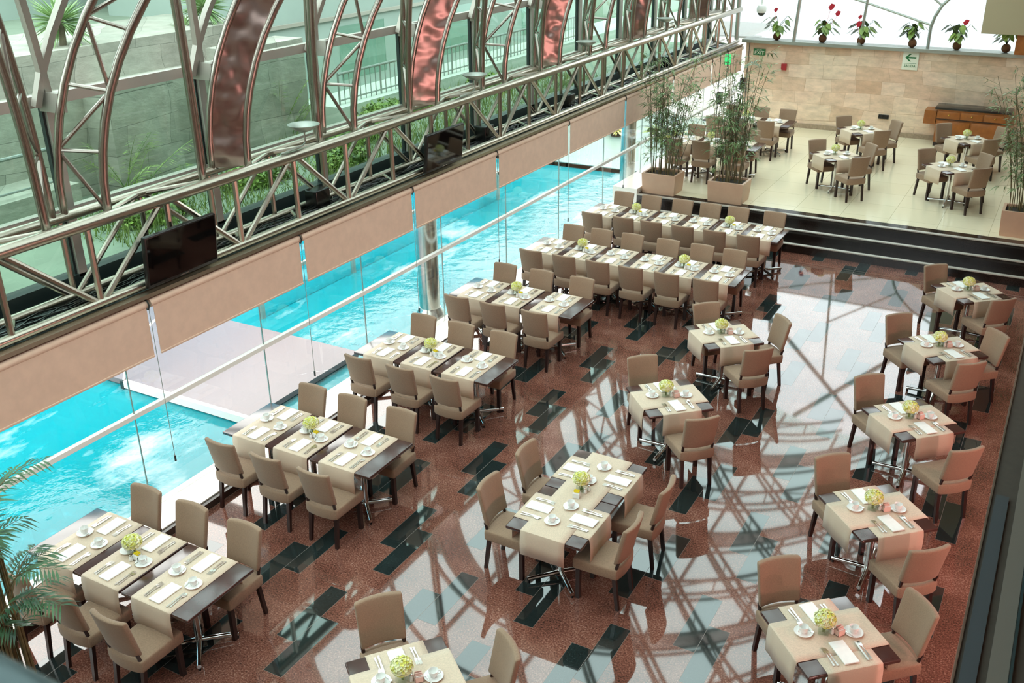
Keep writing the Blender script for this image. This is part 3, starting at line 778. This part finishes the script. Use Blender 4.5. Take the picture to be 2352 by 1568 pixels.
chair(-2.86,7.39, 180, 'tan chair, right front seat, ' + wp); chair(-2.81,8.16, 183, 'tan chair, right rear seat, ' + wp)

# ------------------------------------------------------------------ plants
def leaf_quad(m, p, d, L, W, r, droop=.3):
    d = d.normalized(); s = d.cross(Vector((0,0,1)));
    s = s.normalized() if s.length > 1e-3 else Vector((1,0,0))
    s = (s + Vector((r.uniform(-.4,.4), r.uniform(-.4,.4), r.uniform(-.4,.4)))).normalized()
    mid = p + d*L*.45 + Vector((0,0,-droop*L*.15)); tip = p + d*L + Vector((0,0,-droop*L))
    m.add([p, mid + s*W, tip, mid - s*W], [(0,1,2,3)])
def bamboo(name, x0, x1, y0, y1, z, h, lab, n=34, seed=1, tall=1.0, lean=0.0, pot=True):
    r = random.Random(seed)
    e = empty(name, ((x0+x1)/2,(y0+y1)/2,z)); tag(e, lab, 'plant', 'bamboo in planters'); hx, hy = (x1-x0)/2, (y1-y0)/2
    p = MB(); tp = .03
    o_ = [(-hx,-hy),(hx,-hy),(hx,hy),(-hx,hy)]; i_ = [(a*(1-.05/hx), b*(1-.05/hy)) for a, b in o_]
    vs = [(a*.93,b*.93,0) for a, b in o_] + [(a,b,h) for a, b in o_] + [(a,b,h) for a, b in i_] + [(a,b,h-.06) for a, b in i_]
    fs = [(3,2,1,0)]
    for k in range(4):
        q = (k+1) % 4; fs += [(k,q,4+q,4+k),(4+k,4+q,8+q,8+k),(8+k,8+q,12+q,12+k)]
    p.add(vs, fs).build('planter', M['planter'], e, False)
    MB().box((-hx+.05,-hy+.05,.02), (hx-.05,hy-.05,h-.05)).build('soil', M['soil'], e, False)
    st = MB(); lf = MB()
    for i in range(n):
        bx, by = r.uniform(-hx*.8,hx*.8), r.uniform(-hy*.7,hy*.7); top = r.uniform(1.1,2.45)*tall
        lx, ly = r.gauss(lean,.30)*top*.38 + bx*.5, r.gauss(0,.25)*top*.35
        pts = [Vector((bx + lx*(t/8)**1.6, by + ly*(t/8)**1.6, h-.06 + top*t/8)) for t in range(9)]
        st.tube(pts, [.009*(1-.07*t) for t in range(9)], 5, False)
        for b in range(int(10*top/1.6)):
            t = r.uniform(.28,1)*8; k = min(7, int(t)); q = pts[k].lerp(pts[k+1], t-k)
            a = r.uniform(0,2*PI); d = Vector((math.cos(a), math.sin(a), r.uniform(-.1,.7))).normalized(); L = r.uniform(.12,.34)
            st.tube([q, q + d*L], .0028, 3, False)
            for c in range(r.randint(5,10)):
                u = q + d*L*r.uniform(.3,1.0); dd = (d + Vector((r.uniform(-1,1), r.uniform(-1,1), r.uniform(-.7,.5)))).normalized()
                leaf_quad(lf, u, dd, r.uniform(.09,.19), r.uniform(.007,.0125), r, .35)
    st.build('canes', M['stem'], e, False); lf.build('leaves', M['bamboo_leaf'], e, False); return e
bb1 = bamboo('bamboo_plant', -7.74,-6.98,19.37,19.95,ZU,.43,'tall bamboo in the tan planter nearest the pool glass', 34, 2, 1.08, .08)
bb2 = bamboo('bamboo_plant', -6.28,-5.52,19.37,19.95,ZU,.43,'tall bamboo in the tan planter left of the steps', 30, 5, 1.08, .0)
bb3 = bamboo('bamboo_plant', -.76,.05,19.62,20.2,ZU,.48,'bamboo in the planter at the right edge above the steps', 50, 9, 1.08, -.30)
def frond(m, stm, base, d, L, r, leaf_len=.22, up=.9, n=16, w=.011, drop=1.1):
    """an arching feather leaf"""
    pts = []; p = Vector(base); v = Vector((d.x, d.y, up)).normalized()
    for i in range(13):
        pts.append(p.copy()); p = p + v*(L/12); v = (v + Vector((d.x*.06, d.y*.06, -drop*.11))).normalized()
    stm.tube(pts, [.008*(1-i/14) for i in range(13)], 4, False)
    for i in range(n):
        t = .35 + .65*i/n; k = min(11, int(t*12)); q = pts[k].lerp(pts[k+1], t*12-k); ax = (pts[k+1]-pts[k]).normalized()
        side = ax.cross(Vector((0,0,1))); side = side.normalized() if side.length > 1e-3 else Vector((1,0,0))
        for s in (-1, 1):
            dd = (side*s + ax*.75 + Vector((0,0,r.uniform(-.25,.12)))).normalized()
            leaf_quad(m, q, dd, leaf_len*(1-.55*abs(t-.6))*r.uniform(.85,1.1), w, r, .3)
def palm(name, loc, lab, nf, L, seed, cat='plant', group=None, mat='palm_leaf', bias=(0,0), stems=True, pot=None, n=16, w=.011, leaf_len=.22, hmin=0, drop=1.1):
    r = random.Random(seed); e = empty(name, loc); tag(e, lab, cat, group); m = MB(); s = MB()
    for i in range(nf):
        a = i*2.4 + r.uniform(-.4,.4); d = Vector((math.cos(a)+bias[0], math.sin(a)+bias[1], 0)); d = d.normalized()
        h = r.uniform(hmin, hmin*2.2) if hmin else 0; b = Vector((r.uniform(-.12,.12), r.uniform(-.12,.12), h))
        if hmin: s.tube([(b.x*1.3,b.y*1.3,.25),(b.x*1.1,b.y*1.1,h*.5),b], .011, 6, False)
        frond(m, s, b, d*r.uniform(.4,.9), L*r.uniform(.75,1.15), r, leaf_len, r.uniform(.8,1.6), n, w, drop)
    s.build('stalks', M['stem'] if mat == 'palm_leaf' else M['bush'], e, False); m.build('fronds', M[mat], e, False)
    if pot: MB().lathe([(.2,0),(.27,.42),(.25,.43),(.24,.36),(0,.36)], 24).build('pot', M['planter'], e)
    return e
palm('areca_palm', (-6.50,3.38,0), 'areca palm with arching green fronds at the lower left edge', 34, .55, 21, pot=True, bias=(-.3,.15), hmin=1.05, leaf_len=.19, n=12, w=.0105)
palm('areca_palm', (-5.75,19.7,ZU+.4), 'single palm sprout rising beside the bamboo left of the steps', 3, .5, 8, hmin=1.0, leaf_len=.26, n=8, bias=(.5,0))
# anthuriums in brown coir balls along the end wall ledge
def anthurium(x, i, fl, lab):
    r = random.Random(40+i); e = empty('anthurium', (x,27.3,2.74)); tag(e, lab, 'plant', 'anthuriums on the ledge')
    MB().blob((0,0,.10), .105, 14, 10, (1,1,1), .03, r).build('pot', M['pot'], e)
    lf = MB(); s = MB()
    for k in range(20):
        a = r.uniform(0,2*PI); d = Vector((math.cos(a), .5*math.sin(a), 0)); q = Vector((d.x*r.uniform(.05,.28), d.y*.2, r.uniform(.32,.62)))
        s.tube([(0,0,.18),(q.x*.3,q.y*.3,q.z*.7),q], .006, 4, False)
        t = (d + Vector((0,0,-.8))).normalized(); w_ = Vector((-d.y, d.x, .2)).normalized()*.085; L = r.uniform(.20,.30)
        lf.add([q, q+t*L*.25+w_, q+t*L*.6+w_*.75, q+t*L, q+t*L*.6-w_*.75, q+t*L*.25-w_], [(0,1,2,3),(0,3,4,5)])
    s.build('stalks', M['bush'], e, False); lf.build('leaves', M['bush'], e, False)
    for (fx, fz, sz) in fl:
        MB().tube([(0,0,.2),(fx*.6,-.03,fz*.7),(fx,-.04,fz)], .004, 4, False).add([(fx,-.04,fz),(fx+sz*.6,-.05,fz+sz*.4),(fx+sz*.8,-.06,fz+sz*1.1),(fx+.02,-.07,fz+sz*1.3),(fx-sz*.4,-.05,fz+sz*.6)], [(0,1,2,3,4)]).build('flower', M['red'], e, False)
PL = [(-7.22,[(-.10,.70,.10)],'leftmost anthurium on the ledge with one red flower'), (-6.02,[(.12,.80,.14),(.30,.66,.12)],'anthurium with two tall red flowers on the ledge'),
      (-5.05,[(-.10,.62,.09),(-.12,.42,.13)],'small anthurium with faded red flowers before the thin mullion'), (-3.80,[],'leafy anthurium without red flower above the arrow sign'),
      (-2.76,[(.10,.58,.12)],'bushy anthurium with one red flower right of the arrow sign'), (-1.66,[],'anthurium at the right partly behind the beige bulkhead')]
for i, (x, f, l) in enumerate(PL): anthurium(x, i, f, l)
# ------------------------------------------------------------------ things on and before the far wall
def text(s, size, loc, mat, parent, rot=(PI/2,0,0), ext=.003, name='lettering'):
    cu = bpy.data.curves.new('lettering', 'FONT'); cu.body = s; cu.size = size; cu.align_x = 'CENTER'; cu.align_y = 'CENTER'; cu.extrude = ext
    o = bpy.data.objects.new('tmp', cu); C.objects.link(o); dg = bpy.context.evaluated_depsgraph_get(); dg.update()
    me = bpy.data.meshes.new_from_object(o.evaluated_get(dg)); bpy.data.objects.remove(o); me.materials.clear(); me.materials.append(M[mat])
    o = bpy.data.objects.new(name, me); C.objects.link(o); o.location = loc; o.rotation_euler = rot; o.parent = parent; return o
e = empty('exit_sign', (-7.62,27.18,2.42)); tag(e, 'green exit sign with white letters on the stone wall', 'sign')
MB().rbox((0,0,0), (.165,.012,.085), .008, 1).build('board', M['green'], e); text('EXIT', .13, (0,-.014,-.02), 'signw', e); text('SALIDA', .045, (0,-.014,.055), 'signw', e)
e = empty('arrow_sign', (-3.77,27.18,2.44)); tag(e, 'cream sign with dark green left arrow on the stone wall', 'sign')
MB().rbox((0,0,0), (.19,.010,.235), .006, 1).build('board', M['signw'], e)
MB().add([(-.13,-.013,.07),(-.03,-.013,.165),(.02,-.013,.165),(-.055,-.013,.09),(.13,-.013,.09),(.13,-.013,.05),(-.055,-.013,.05),(.02,-.013,-.025),(-.03,-.013,-.025)], [(0,8,7,6),(0,6,5,4,3),(0,3,2,1)]).build('arrow', M['green'], e, False)
text('SALIDA', .085, (0,-.013,-.135), 'green', e); MB().box((-.15,-.012,-.078), (.15,-.0105,-.070)).build('rule', M['green'], e, False)
e = empty('alarm_box', (-6.92,27.16,2.08)); tag(e, 'small red alarm box on the stone wall', 'alarm'); MB().rbox((0,0,0), (.07,.035,.085), .012).build('case', M['alarm'], e); MB().lathe([(.03,0),(.03,.012),(0,.016)], 16).build('button', M['white'], e)
e = empty('lit_sign', (-8.02,25.6,2.42)); tag(e, 'glowing green sign hung below the girder end', 'sign'); MB().box((-.12,-.015,-.13), (.12,.015,.13)).build('panel', M['glow_green'], e, False); MB().tube([(0,0,.13),(0,0,.25)], .01, 6).build('bracket', M['black'], e)
e = empty('wall_socket', (-4.22,27.17,.99)); tag(e, 'black double socket low on the stone wall', 'socket'); MB().rbox((0,0,0), (.13,.012,.055), .006, 1).build('plate', M['black'], e)
for s in (-1, 1): MB().box((s*.06-.035,-.016,-.035), (s*.06+.035,-.011,.035)).build('outlet', M['bezel'], e, False)
e = empty('security_camera', (-7.5,26.6,3.52)); tag(e, 'white dome security camera hanging by the end glazing', 'camera')
MB().lathe([(.0,.16),(.10,.15),(.125,.08),(.12,.0),(.1,-.03)], 20).build('housing', M['white'], e); MB().lathe([(.10,-.03),(.085,-.07),(.05,-.10),(0,-.11)], 20).build('lens_dome', M['black'], e); MB().tube([(0,0,.15),(0,0,1.2)], .02, 8).build('drop_pole', M['white'], e)
for i, (x, y, z, nm) in enumerate(((-7.75,26.3,1.72,'right'), (-7.75,24.4,1.66,'left'))):
    e = empty('wall_speaker', (x,y,z)); tag(e, 'small grey speaker on a stand pole by the far corner, %s one' % nm, 'speaker', 'pole speakers by the corner')
    MB().rbox((0,0,0), (.07,.08,.15), .03).build('case', M['bezel'], e); MB().tube([(0,.1,-.15),(0,.1,-1.1)], .012, 6).build('pole', M['black'], e)
for i, (x, y) in enumerate(((-7.88,27.1), (-7.95,25.5), (-7.95,24.9))):
    tag(MB().tube([(x,y,2.66),(x-.01,y,1.6),(x,y,.75)], .011, 6).build('hanging_cable', M['dark']), ('dark cable down the far stone corner','thin cable hanging below the lit green sign','thin cable hanging left of the lit green sign')[i], 'cable', 'hanging cables')
# sideboard
e = empty('sideboard', (-2.08,26.80,ZU)); tag(e, 'reddish wood sideboard with black top and three drawers', 'sideboard')
MB().box((-.80,-.24,.10), (.80,.36,.90)).build('body', M['furniture'], e, False); MB().rbox((0,.06,.925), (.86,.32,.025), .006, 1).build('top', plain('black stone top', '2a2522', .15), e)
for i in range(3):
    x = -.52 + .52*i; d = MB().rbox((x,-.25,.77), (.245,.012,.085), .004, 1).build('drawer', M['furniture'], e); MB().blob((x,-.275,.775), .02, 10, 6).build('knob', M['brass'], d)
for i in range(2): MB().rbox((-.39+.78*i,-.25,.38), (.37,.012,.25), .004, 1).build('door', M['furniture'], e)
MB().box((-.80,-.262,.66), (.80,-.24,.68)).build('moulding', M['leg'], e, False)
MB().box((-1.10,-.20,.52), (-.82,.30,.85)).build('side_flap', M['furniture'], e, False)
for x in (-.74, .74):
    for y in (-.2, .3): MB().box((x-.05,y-.04,0), (x+.05,y+.04,.10)).build('leg', M['leg'], e, False)

# ------------------------------------------------------------------ pool hall
bs = MB()
bs.box((-14.2,-4,-1.6), (XG-.1,23,-1.4)).box((-14.2,-4,-1.4), (-14,23,2.3)).box((-14.2,22.8,-1.4), (XG-.1,23,-.02)).box((XG-.12,-4,-1.4), (XG-.1,23,-.1))
struct(bs.build('wall_pool', M['basin'], smooth=False))
wt = MB().box((-14,-4,-.14), (XG-.12,22.8,-.12)).build('pool_water', M['water'], smooth=False); tag(wt, 'bright cyan pool water with white foam streaks and painted sun patches', 'water', kind='stuff')
struct(MB().box((-14.2,22.8,-.3), (XG-.1,33,0)).build('pool_deck', M['tile'], smooth=False))
struct(MB().box((-14.2,29.5,-.2), (XG-.1,29.8,2.5)).build('wall_pool_end', M['white'], smooth=False))
struct(MB().box((-14.2,-4,2.3), (-9.0,33,2.48)).build('ceiling', M['white'], smooth=False))
i = 0
for y in (1.5, 6.5, 11.5, 16.5, 21.5, 26.5):
    for x in (-12.5, -10.3):
        p = MB().box((x-1.0,y-2.2,2.27), (x+1.0,y+2.2,2.298)).build('pool_fill_panel', M['lamp'], smooth=False); i += 1  # emissive panel added to brighten the pool and the floor reflections
        tag(p, 'added large white pool fill panel on the pool hall ceiling above the water', 'fill light', 'added fill panels')
e = empty('bathing_platform', (-10.2,9.65,-.12)); tag(e, 'pinkish white bathing platform with glass side standing in the pool', 'platform')
MB().box((-3.0,-1.15,.02), (1.3,1.25,.10)).build('deck', M['deck'], e, False); MB().box((-1.10,-1.22,.02), (1.3,-1.15,.13)).build('edge_beam', M['white'], e, False)
MB().box((-1.10,-1.20,-.85), (1.3,-1.185,.02)).build('glass_side', M['clear'], e, False); MB().box((-1.14,-1.23,-1.2), (-1.08,-1.15,.13)).build('corner_post', M['dark'], e, False)
MB().tube([(-1.11,-1.18,.12),(-1.2,-1.0,.36),(-1.3,-.7,.52),(-1.45,-.2,.62),(-1.5,.4,.64)], .018, 6).build('curved_rail', M['white'], e)
e = empty('pool_partition', (-11.3,15.4,-.12)); tag(e, 'low glass partition with dark top rail standing in the pool', 'partition')
MB().box((-.01,-4,.0), (.01,4,.62)).build('pane', glass('aqua pane', (.72,.90,.90), .08), e, False); MB().box((-.03,-4,.60), (.03,4,.66)).build('top_rail', M['alu'], e, False)
for y in (-4, -1.5, 1.2, 4): MB().box((-.03,y-.04,-.9), (.03,y+.04,.66)).build('post', M['alu'], e, False)
r = random.Random(77)
for i, (x, y, m_) in enumerate(((-12.4,26.4,'bloom_y'), (-11.3,26.2,'bloom_y'), (-10.2,26.6,'bush'), (-9.5,26.1,'bloom_y'), (-8.8,27.0,'yucca'), (-11.8,27.3,'bush'))):
    e = empty('bromeliad', (x,y,0)); tag(e, 'yellow green strappy plant at the far end of the pool', 'plant', 'strappy plants by the pool end'); m = MB()
    for k in range(46):
        a = r.uniform(0,2*PI); d = Vector((math.cos(a), math.sin(a), r.uniform(.5,1.8))); leaf_quad(m, Vector((0,0,.05)), d, r.uniform(.4,.75), .035, r, .45)
    m.build('leaves', M[m_], e, False); MB().lathe([(.15,0),(.17,.12),(0,.12)], 14).build('pot', M['soil'], e)
# ------------------------------------------------------------------ garden outside the clerestory
GZ = 2.55
struct(MB().box((-13,-4,2.48), (-8.98,27.2,GZ)).build('garden_ground', M['terrace'], smooth=False))
gw = MB(); gw.box((-14.5,1,GZ-.1), (-12.0,13.2,4.0)).box((-14.5,1,4.0), (-12.35,13.2,4.5)); gw.box((-12.0,9.2,GZ-.1), (-11.5,10.4,4.05)).box((-12.0,11.6,GZ-.1), (-11.4,13.2,4.25))
gw.box((-12.0,1,GZ-.1), (-11.2,8.3,3.0))
o = gw.build('garden_wall', M['garden_stone'], smooth=False); struct(o)
struct(MB().box((-60,-10,2.0), (-14.5,70,4.35)).box((-14.5,-10,2.0), (-13,1,3.2)).build('garden_terrace', M['terrace'], smooth=False))
e = empty('garden_building', (-14,20,2.5)); tag(e, 'pale rendered building beyond the garden with dark base', 'building'); bo = lambda a, b: MB().box(a, b)
bo((-2.5,-6.4,-.5), (.3,9,6.5)).build('wall', M['building'], e, False); bo((-2.6,-6.4,1.55), (.36,9,1.62)).build('ledge', M['bar'], e, False)
for y in (-3, 1, 5): bo((.29,y,.3), (.32,y+1.6,1.4)).build('window', M['tint'], e, False)
struct(MB().box((-18,9,4.3), (-17.6,40,9)).build('wall_garden', M['building'], smooth=False))
struct(MB().box((-40,-8,4.2), (-22,14,6.3)).build('garden_hedge_wall', plain('mossy bank', '93a67a', .9, var=.2, scale=.6), smooth=False))
struct(MB().box((-12.6,14.2,GZ-.05), (-11.5,29,GZ+.35)).build('paving', M['paving'], smooth=False))
def railing(x, y0, y1, z, lab, step=.16, h=.55):
    e = empty('garden_railing', (x,y0,z)); tag(e, lab, 'railing', 'garden railings'); L = y1-y0
    MB().tube([(0,0,h),(0,L,h)], .025, 8).build('handrail', M['rail'], e); MB().tube([(0,0,.08),(0,L,.08)], .015, 6).build('bottom_rail', M['rail'], e)
    for k in range(min(99, int(L/step))): MB().tube([(0,k*step,0),(0,k*step,h)], .010 if k % 8 else .02, 5).build('baluster', M['rail'], e)
railing(-11.7, 14.4, 24.5, GZ+.35, 'grey baluster railing along the paved walk')
railing(-11.3, 3.2, 8.2, 3.0, 'white pipe railing above the planter wall at far left', 1.2, .5)
def yucca(x, y, z, h, lab, seed, L=.55, n=170):
    r = random.Random(seed); e = empty('yucca_tree', (x,y,z)); tag(e, lab, 'tree', 'yucca trees in the garden')
    MB().tube([(0,0,-.05),(.03,.02,h*.5),(0,.04,h)], [.06,.045,.05], 8).build('trunk', M['trunk'], e); m = MB()
    for k in range(n):
        zz = r.uniform(-.75,1); a = r.uniform(0,2*PI); q = math.sqrt(1-min(1,zz*zz)); leaf_quad(m, Vector((0,.04,h)), Vector((q*math.cos(a), q*math.sin(a), zz)), L*r.uniform(.75,1.1), .018, r, .12)
    m.build('crown', M['yucca'], e, False)
yucca(-12.75, 9.6, 4.4, .42, 'spiky yucca tree on the stone wall at upper left', 3); yucca(-12.75,12.35,4.4,.36,'spiky yucca tree on the wall left of the copper arch',4,.5)
yucca(-12.9,12.05,4.4,.05,'low young yucca beside the second yucca tree',5,.3,70)
for i, (x, y, L, nf, lab) in enumerate(((-11.3,9.1,1.1,7,'feathery palm against the grey stone wall'), (-11.5,12.65,1.25,9,'young date palm between the first two copper arches'), (-10.6,9.6,.55,6,'low palm shoots by the stone wall base'))):
    palm('garden_palm', (x,y,GZ), lab, nf, L, 60+i, 'palm', 'palms in the garden', 'bush', (.1,0), leaf_len=.22, n=26, w=.005, drop=.18)
def shrub(x, y, z, rx, ry, rz, lab, seed, n=900, m_='bush'):
    r = random.Random(seed); e = empty('shrub', (x,y,z)); tag(e, lab, 'shrub', 'garden shrubs'); m = MB()
    for k in range(n):
        zz = r.uniform(-.2,1); a = r.uniform(0,2*PI); q = math.sqrt(max(0,1-zz*zz)); s = r.uniform(.75,1.05)
        p = Vector((q*math.cos(a)*rx*s, q*math.sin(a)*ry*s, max(.02,zz)*rz*s)); leaf_quad(m, p, Vector((r.uniform(-1,1), r.uniform(-1,1), r.uniform(-.2,1))), r.uniform(.06,.12), .025, r, .1)
    MB().blob((0,0,rz*.1), .8, 10, 6, (rx,ry,rz*1.05)).build('inner_branches', M['bush'], e); m.build('leaves', M[m_], e, False)
for i, a in enumerate(((-11.6,6.2,3.0,.35,.9,.35,'shrub in the planter at far left'), (-11.2,15.1,GZ,.40,.8,.34,'clipped shrub below the walk railing'), (-11.0,16.6,GZ,.35,.7,.30,'second shrub below the walk railing'), (-11.1,18.6,GZ,.35,.9,.30,'farther shrub below the walk railing'),
                       (-10.3,10.6,GZ,.35,.6,.30,'shrub by the stone buttress'), (-10.2,8.6,GZ,.3,.5,.28,'dark shrub seen behind the left television'), (-10.6,13.2,GZ,.35,.8,.26,'low yellow green shrub under the young palm'), (-9.8,12.0,GZ,.25,.6,.22,'low shrub close behind the girder'))):
    shrub(*a, 100+i)
gr = MB(); r = random.Random(5)
for k in range(9000):
    x = r.uniform(-11.4,-9.25); y = r.uniform(7.6,21); h = r.uniform(.06,.28)*(1.3 if noise.noise((x*1.5,y*1.1,0)) > .05 else .6)
    a = r.uniform(0,2*PI); w_ = Vector((math.cos(a), math.sin(a), 0))*.008; p = Vector((x,y,GZ)); l = Vector((r.uniform(-.1,.1), r.uniform(-.1,.1), h)); gr.add([p-w_, p+w_, p+l], [(0,1,2)])
tag(gr.build('grass', M['grass'], smooth=False), 'yellow green grass growing in the bed outside the glass', 'grass', kind='stuff')
# ------------------------------------------------------------------ lamps
def area(name, loc, rot, sx, sy, p, col):
    d = bpy.data.lights.new(name, 'AREA'); d.shape = 'RECTANGLE'; d.size = sx; d.size_y = sy; d.energy = p; d.color = col
    o = bpy.data.objects.new(name, d); C.objects.link(o); o.location = loc; o.rotation_euler = rot
def point(name, loc, p, col, rad=.07):
    d = bpy.data.lights.new(name, 'POINT'); d.energy = p; d.color = col; d.shadow_soft_size = rad
    o = bpy.data.objects.new(name, d); C.objects.link(o); o.location = loc
for y in (4.0, 6.2, 8.3, 10.5): point('bar_lamp', (2.5,y,1.95), 170, (1,.52,.48))
